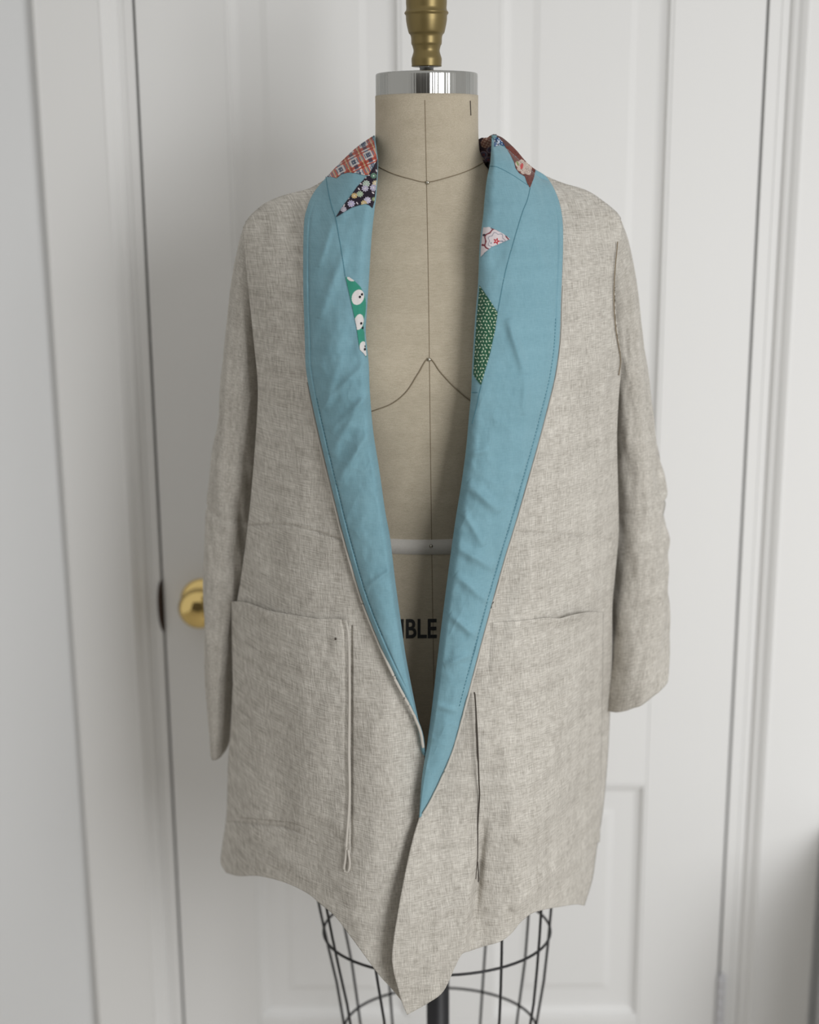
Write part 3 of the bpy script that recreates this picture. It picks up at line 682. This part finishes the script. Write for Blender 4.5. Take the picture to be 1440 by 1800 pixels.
def pr_dark(px, py):
    c = base(px, (40, 31, 44))
    for x, y, r, a, b_ in [(657, 309, 5, (106, 140, 120), (60, 96, 82)), (644, 323, 6, (196, 205, 196), (72, 128, 92)), (642, 331, 5.6, (205, 200, 214), (120, 112, 150)), (660, 322, 5, (214, 200, 170), (170, 150, 110)), (657, 330, 6, (196, 190, 205), (120, 112, 150)),
                           (633, 341, 5.5, (190, 200, 180), (88, 140, 92)), (623, 344, 5, (214, 192, 140), (170, 130, 90)), (646, 352, 6, (205, 200, 216), (140, 130, 170)), (640, 357, 5, (214, 196, 150), (190, 160, 110)), (617.5, 358, 6, (206, 200, 220), (120, 104, 160)), (604, 368, 5, (200, 195, 205), (120, 110, 140)), (658, 350, 4, (150, 165, 120), (90, 110, 80))]:
        flower(c, px, py, x, y, r, a, b_)
    for x, y, g in [(631, 332, 50), (628, 357, 50), (634, 323, 30), (648, 308, 0), (612, 349, 160), (605, 361, 120), (656, 339, 40), (642, 312, 20), (662, 300, 70), (619, 337, 130)]:
        put(c, ell(px, py, x, y, 2.6, 1.2, g) < 1, (215, 205, 208))
    return c
def pr_dots(px, py):
    c = base(px, (62, 146, 124))
    for x, y, rx, ry, g in [(617, 489.5, 7.5, 4.5, 25), (629.3, 522.5, 10.5, 13.8, 22), (631, 566, 8.2, 14, 12), (640, 613, 7.5, 13, -10)]:
        put(c, ell(px, py, x, y, rx, ry, g) < 1, (222, 218, 216))
    for x, y in [(632.8, 522), (636.5, 517.5), (635.2, 568.5), (638, 576.3), (643, 608.7), (641.7, 614)]:
        put(c, ell(px, py, x, y, 2.1, 2.4, 20) < 1, (28, 28, 34))
    return c
def pr_leaf(px, py):
    c = base(px, (44, 88, 66)); r = random.Random(4)
    for iy in range(31):
        for ix in range(9):
            x = 830 + ix * 5.8 + (iy % 2) * 2.9 + r.uniform(-.9, .9); y = 500 + iy * 5.9 + r.uniform(-.9, .9)
            put(c, ell(px, py, x, y, 1.95, .85, r.choice((60, 120, 20, 150, 90)) + r.uniform(-15, 15)) < 1, (204, 216, 190))
    return c
def pr_lace(px, py):
    c = base(px, (216, 206, 208)); cx, cy = 873, 424
    d = np.hypot(px - cx, py - cy); th = np.arctan2(py - cy, px - cx); w_ = 1.6 * np.cos(7 * th)
    put(c, np.abs(d - 20.5 - w_) < 1.3, (126, 52, 62)); put(c, np.abs(d - 14 - w_) < .7, (140, 140, 152))
    r = random.Random(2)
    for _ in range(40):
        x, y = r.uniform(843, 900), r.uniform(398, 455); dd = math.hypot(x - cx, y - cy)
        if dd > 24: put(c, ell(px, py, x, y, 2.6, 1.9, r.uniform(0, 180)) < 1, r.choice(((44, 44, 58), (60, 52, 66), (120, 48, 56))))
        elif 7 < dd < 18: put(c, ell(px, py, x, y, 1.7, 1.2, r.uniform(0, 180)) < 1, (128, 132, 146))
    put(c, d < 6 * (.72 + .28 * np.cos(5 * th)), (176, 36, 48)); put(c, d < 1.4, (225, 190, 190)); return c
def pr_brown(px, py):
    c = base(px, (112, 62, 54)); put(c, vn(px / 2.2, py / 2.2, 3) > .22, (94, 48, 42)); 
    bl = ell(px, py, 921, 294, 16, 10.5, 38); th = np.arctan2(py - 294, px - 921)
    m_ = bl < 1 + .10 * np.cos(7 * th); put(c, m_, (214, 198, 186)); put(c, m_ & (np.mod(bl * 5, 1) < .28), (150, 118, 104))
    put(c, m_ & (vn(px / 2, py / 2, 8) > .2), (180, 160, 150)); put(c, ell(px, py, 917.5, 292, 2.6, 5.5, 10) < 1, (196, 66, 66)); put(c, ell(px, py, 910, 287, 1.6, 4.5, -25) < 1, (130, 150, 90))
    put(c, py < 257, (98, 70, 66)); return c
def pr_bluewhite(px, py):
    c = base(px, (62, 98, 142)); put(c, vn(px / 2.6, py / 2.4, 5) > .08, (206, 214, 226)); put(c, vn(px / 2.1, py / 2.1, 9) > .22, (40, 52, 84)); return c
def pr_navy(px, py):
    c = base(px, (58, 44, 54)); put(c, vn(px / 3, py / 3, 2) > .2, (82, 58, 58))
    b_ = ell(px, py, 858, 249, 13, 9, -40); cell = np.hypot(np.mod(px + py * .5, 5) - 2.5, np.mod(py - px * .5, 5) - 2.5)
    put(c, b_ < 1, (126, 90, 80)); put(c, (b_ < 1) & (cell < 1.5), (186, 160, 144)); put(c, (b_ < 1) & (cell < .6), (110, 70, 66))
    for x, y in [(851, 272), (861, 264), (858, 281)]:
        d = np.hypot(px - x, py - y); put(c, (d < 6) & (d > 4.4), (128, 112, 120)); put(c, (d < 4.4) & (d > 2.6), (70, 76, 100)); put(c, (d < 2.6), (110, 66, 74))
    return c
def patch(name, poly, painter, left, label, extra=.0009, step=.6):
    p = np.asarray(poly, float); x0, y0 = p.min(0); x1, y1 = p.max(0)
    xs = np.arange(x0, x1 + step, step); ys = np.arange(y0, y1 + step, step)
    px, py = np.meshgrid(xs, ys); n, m = px.shape
    O, I = (LO, LI) if left else (RO_, RI)
    a, b_ = pl_y(O, py), pl_y(I, py)
    pxc = np.clip(px, np.minimum(a, b_), np.maximum(a, b_))
    P = collar_P(pxc, py, left, extra, groove=False)
    cols = lin(painter(px, py)).reshape(-1, 3)
    q = gridF(n, m, flip=left)
    q = gridF(n, m)
    cxm = px.ravel()[q].mean(1); cym = py.ravel()[q].mean(1)
    keep = ppoly(cxm, cym, poly)
    q = q[keep]; used = np.unique(q); mp_ = np.full(n * m, -1); mp_[used] = np.arange(len(used))
    o = mesh(name, P.reshape(-1, 3)[used], mp_[q], PRINT, collars[left], uv=uvw(P).reshape(-1, 2)[used], colr=cols[used])
    o['label'] = label
    return o
patch('fabric_patch', [(572, 311), (600, 281), (628, 256), (655, 236), (658, 250), (661, 266), (663, 282), (656, 292), (648, 307), (640, 308), (626, 304), (612, 303), (600, 306), (592, 313), (584, 311)], pr_plaid, True, 'red white and blue plaid cotton patch')
patch('fabric_patch', [(664, 278), (668, 300), (664, 330), (659, 352), (655, 366), (650, 361), (643, 358), (630, 361), (618, 365), (606, 372), (590, 382), (598, 369), (608, 355), (618, 342), (628, 328), (640, 315), (650, 305), (658, 291)], pr_dark, True, 'dark purple cotton patch printed with small round flowers')
patch('fabric_patch', [(607.5, 487), (614, 487), (624, 494), (633, 503), (639, 514), (643, 527), (644, 545), (640, 562), (639, 580), (643, 590), (648, 605), (648, 615), (644, 628), (640, 622), (633, 615), (631, 605), (627, 575), (622, 552), (615, 520)], pr_dots, True, 'green cotton patch with white blobs and black dots')
patch('fabric_patch', [(874, 237), (886, 242), (908, 262), (926, 284), (942, 297), (939, 312), (932, 330), (927, 322), (923, 310), (913, 304), (907, 296), (904, 285), (897, 271), (890, 260), (884, 250), (874, 246)], pr_brown, False, 'brown cotton patch with a pale floral motif')
patch('fabric_patch', [(869, 243), (876, 241), (884, 250), (888, 256), (876, 255.5), (869, 258)], pr_bluewhite, False, 'small blue and white cotton patch', .0013)
patch('fabric_patch', [(848, 400), (860, 399), (872, 404), (885, 411), (897, 420), (882, 427), (864, 434), (852, 444), (843, 454), (842, 440)], pr_lace, False, 'white cotton patch with red flower and scalloped line')
patch('fabric_patch', [(842, 500), (846, 506), (860, 526), (875, 549), (871, 578), (862, 620), (853, 652), (846, 677), (838, 668), (830, 655), (830, 640), (836, 575), (838, 540)], pr_leaf, False, 'dark green cotton patch with small cream leaf shapes')
# seams between the collar pieces
for left, pts in ((True, [(573, 311), (577, 335), (583, 362), (590, 383), (594, 405), (600, 440), (607, 486)]), (False, [(932, 331), (927, 352), (918, 375), (903, 425), (888, 480), (875, 548)]), (False, [(846, 678), (842, 695), (838, 715), (830, 745)]), (False, [(862, 292), (875, 294), (900, 307), (930, 327)]), (False, [(829, 690), (840, 690)])):
    q = cr(pts, 60); tube('collar_seam', collar_P(q[:, 0], q[:, 1], left, .0), .00045, BTHREAD, collars[left], 6)
# stitches along the outer edges
for left in (True, False):
    O, I = (LO, LI) if left else (RO_, RI)
    ys = np.arange(700 if left else 560, 1120 if left else 1240, 6.0)
    V = []; Fq = []
    for y in ys:
        y2 = y + 3.4; e = 10 if left else -9
        q = np.array([[pl_y(O, y) + e - .6, y], [pl_y(O, y) + e + .6, y], [pl_y(O, y2) + e + .6, y2], [pl_y(O, y2) + e - .6, y2]])
        p = collar_P(q[:, 0], q[:, 1], left, .0006); p2 = p + np.array([0, .0006, 0]); b_ = len(V); V += p.tolist() + p2.tolist()
        Fq += [(b_, b_ + 3, b_ + 2, b_ + 1), (b_, b_ + 1, b_ + 5, b_ + 4), (b_ + 2, b_ + 3, b_ + 7, b_ + 6), (b_ + 1, b_ + 2, b_ + 6, b_ + 5), (b_ + 3, b_, b_ + 4, b_ + 7)]
    o = mesh('stitching', V, Fq, BTHREAD, collars[left], smooth=False); o['kind'] = 'stuff'; o['label'] = 'row of small blue stitches'
# collar behind the neck, dark print showing inside
na = 60; nh = 26
an = np.linspace(-.06, 1.06, na) * np.pi
rx = (tr[0] - tl[0]) / 2; cx = (tr[0] + tl[0]) / 2
P = np.zeros((nh, na, 3)); hh = np.linspace(0, 1, nh)[:, None]
z_top = 1.528 + .004 * np.sin(an)[None]
P[..., 0] = cx + (rx - .010 * (1 - hh) + .004 * np.sin(hh * 3)) * np.cos(an)[None]
P[..., 1] = YC + .006 + (.070 - .008 * (1 - hh)) * np.sin(an)[None]
P[..., 2] = 1.505 + (z_top - 1.505) * hh
d = P - CAM; zc_ = d @ fw; ppx = 720 + F * (d @ rt) / zc_; ppy = 900 - F * (d @ up) / zc_
cols = lin(pr_navy(ppx - 2, ppy)).reshape(-1, 3)
o = grid('collar_back', P, PRINT, coat, uv=uvw(P), thick=.003, colr=cols); o['label'] = 'dark printed back of the collar standing behind the neck'

# inner face of the collar beside the neck, right-hand side
xs = np.arange(838, 872, .6); ys = np.arange(236, 294, .6); px, py = np.meshgrid(xs, ys); n, m = px.shape
P = at(px, py, YC + .004 - .010 * np.sin(np.pi * (px - 838) / 34) + .0015 * vn(px / 8, py / 8, 3))
cols = lin(pr_navy(px, py)).reshape(-1, 3); q = gridF(n, m)
poly = [(842, 245), (848, 242), (856, 243), (862, 238), (870, 235), (876, 238), (873, 256), (867, 290), (861, 287), (854, 282), (848, 274), (843, 262)]
keep = ppoly(px.ravel()[q].mean(1), py.ravel()[q].mean(1), poly); q = q[keep]; used = np.unique(q); mp_ = np.full(n * m, -1); mp_[used] = np.arange(len(used))
o = mesh('fabric_patch', P.reshape(-1, 3)[used], mp_[q], PRINT, collars[False], uv=uvw(P).reshape(-1, 2)[used], colr=cols[used])
s_ = o.modifiers.new('thickness', 'SOLIDIFY'); s_.thickness = .0012; s_.offset = -1
o['label'] = 'dark navy and brown printed patch folded beside the neck'
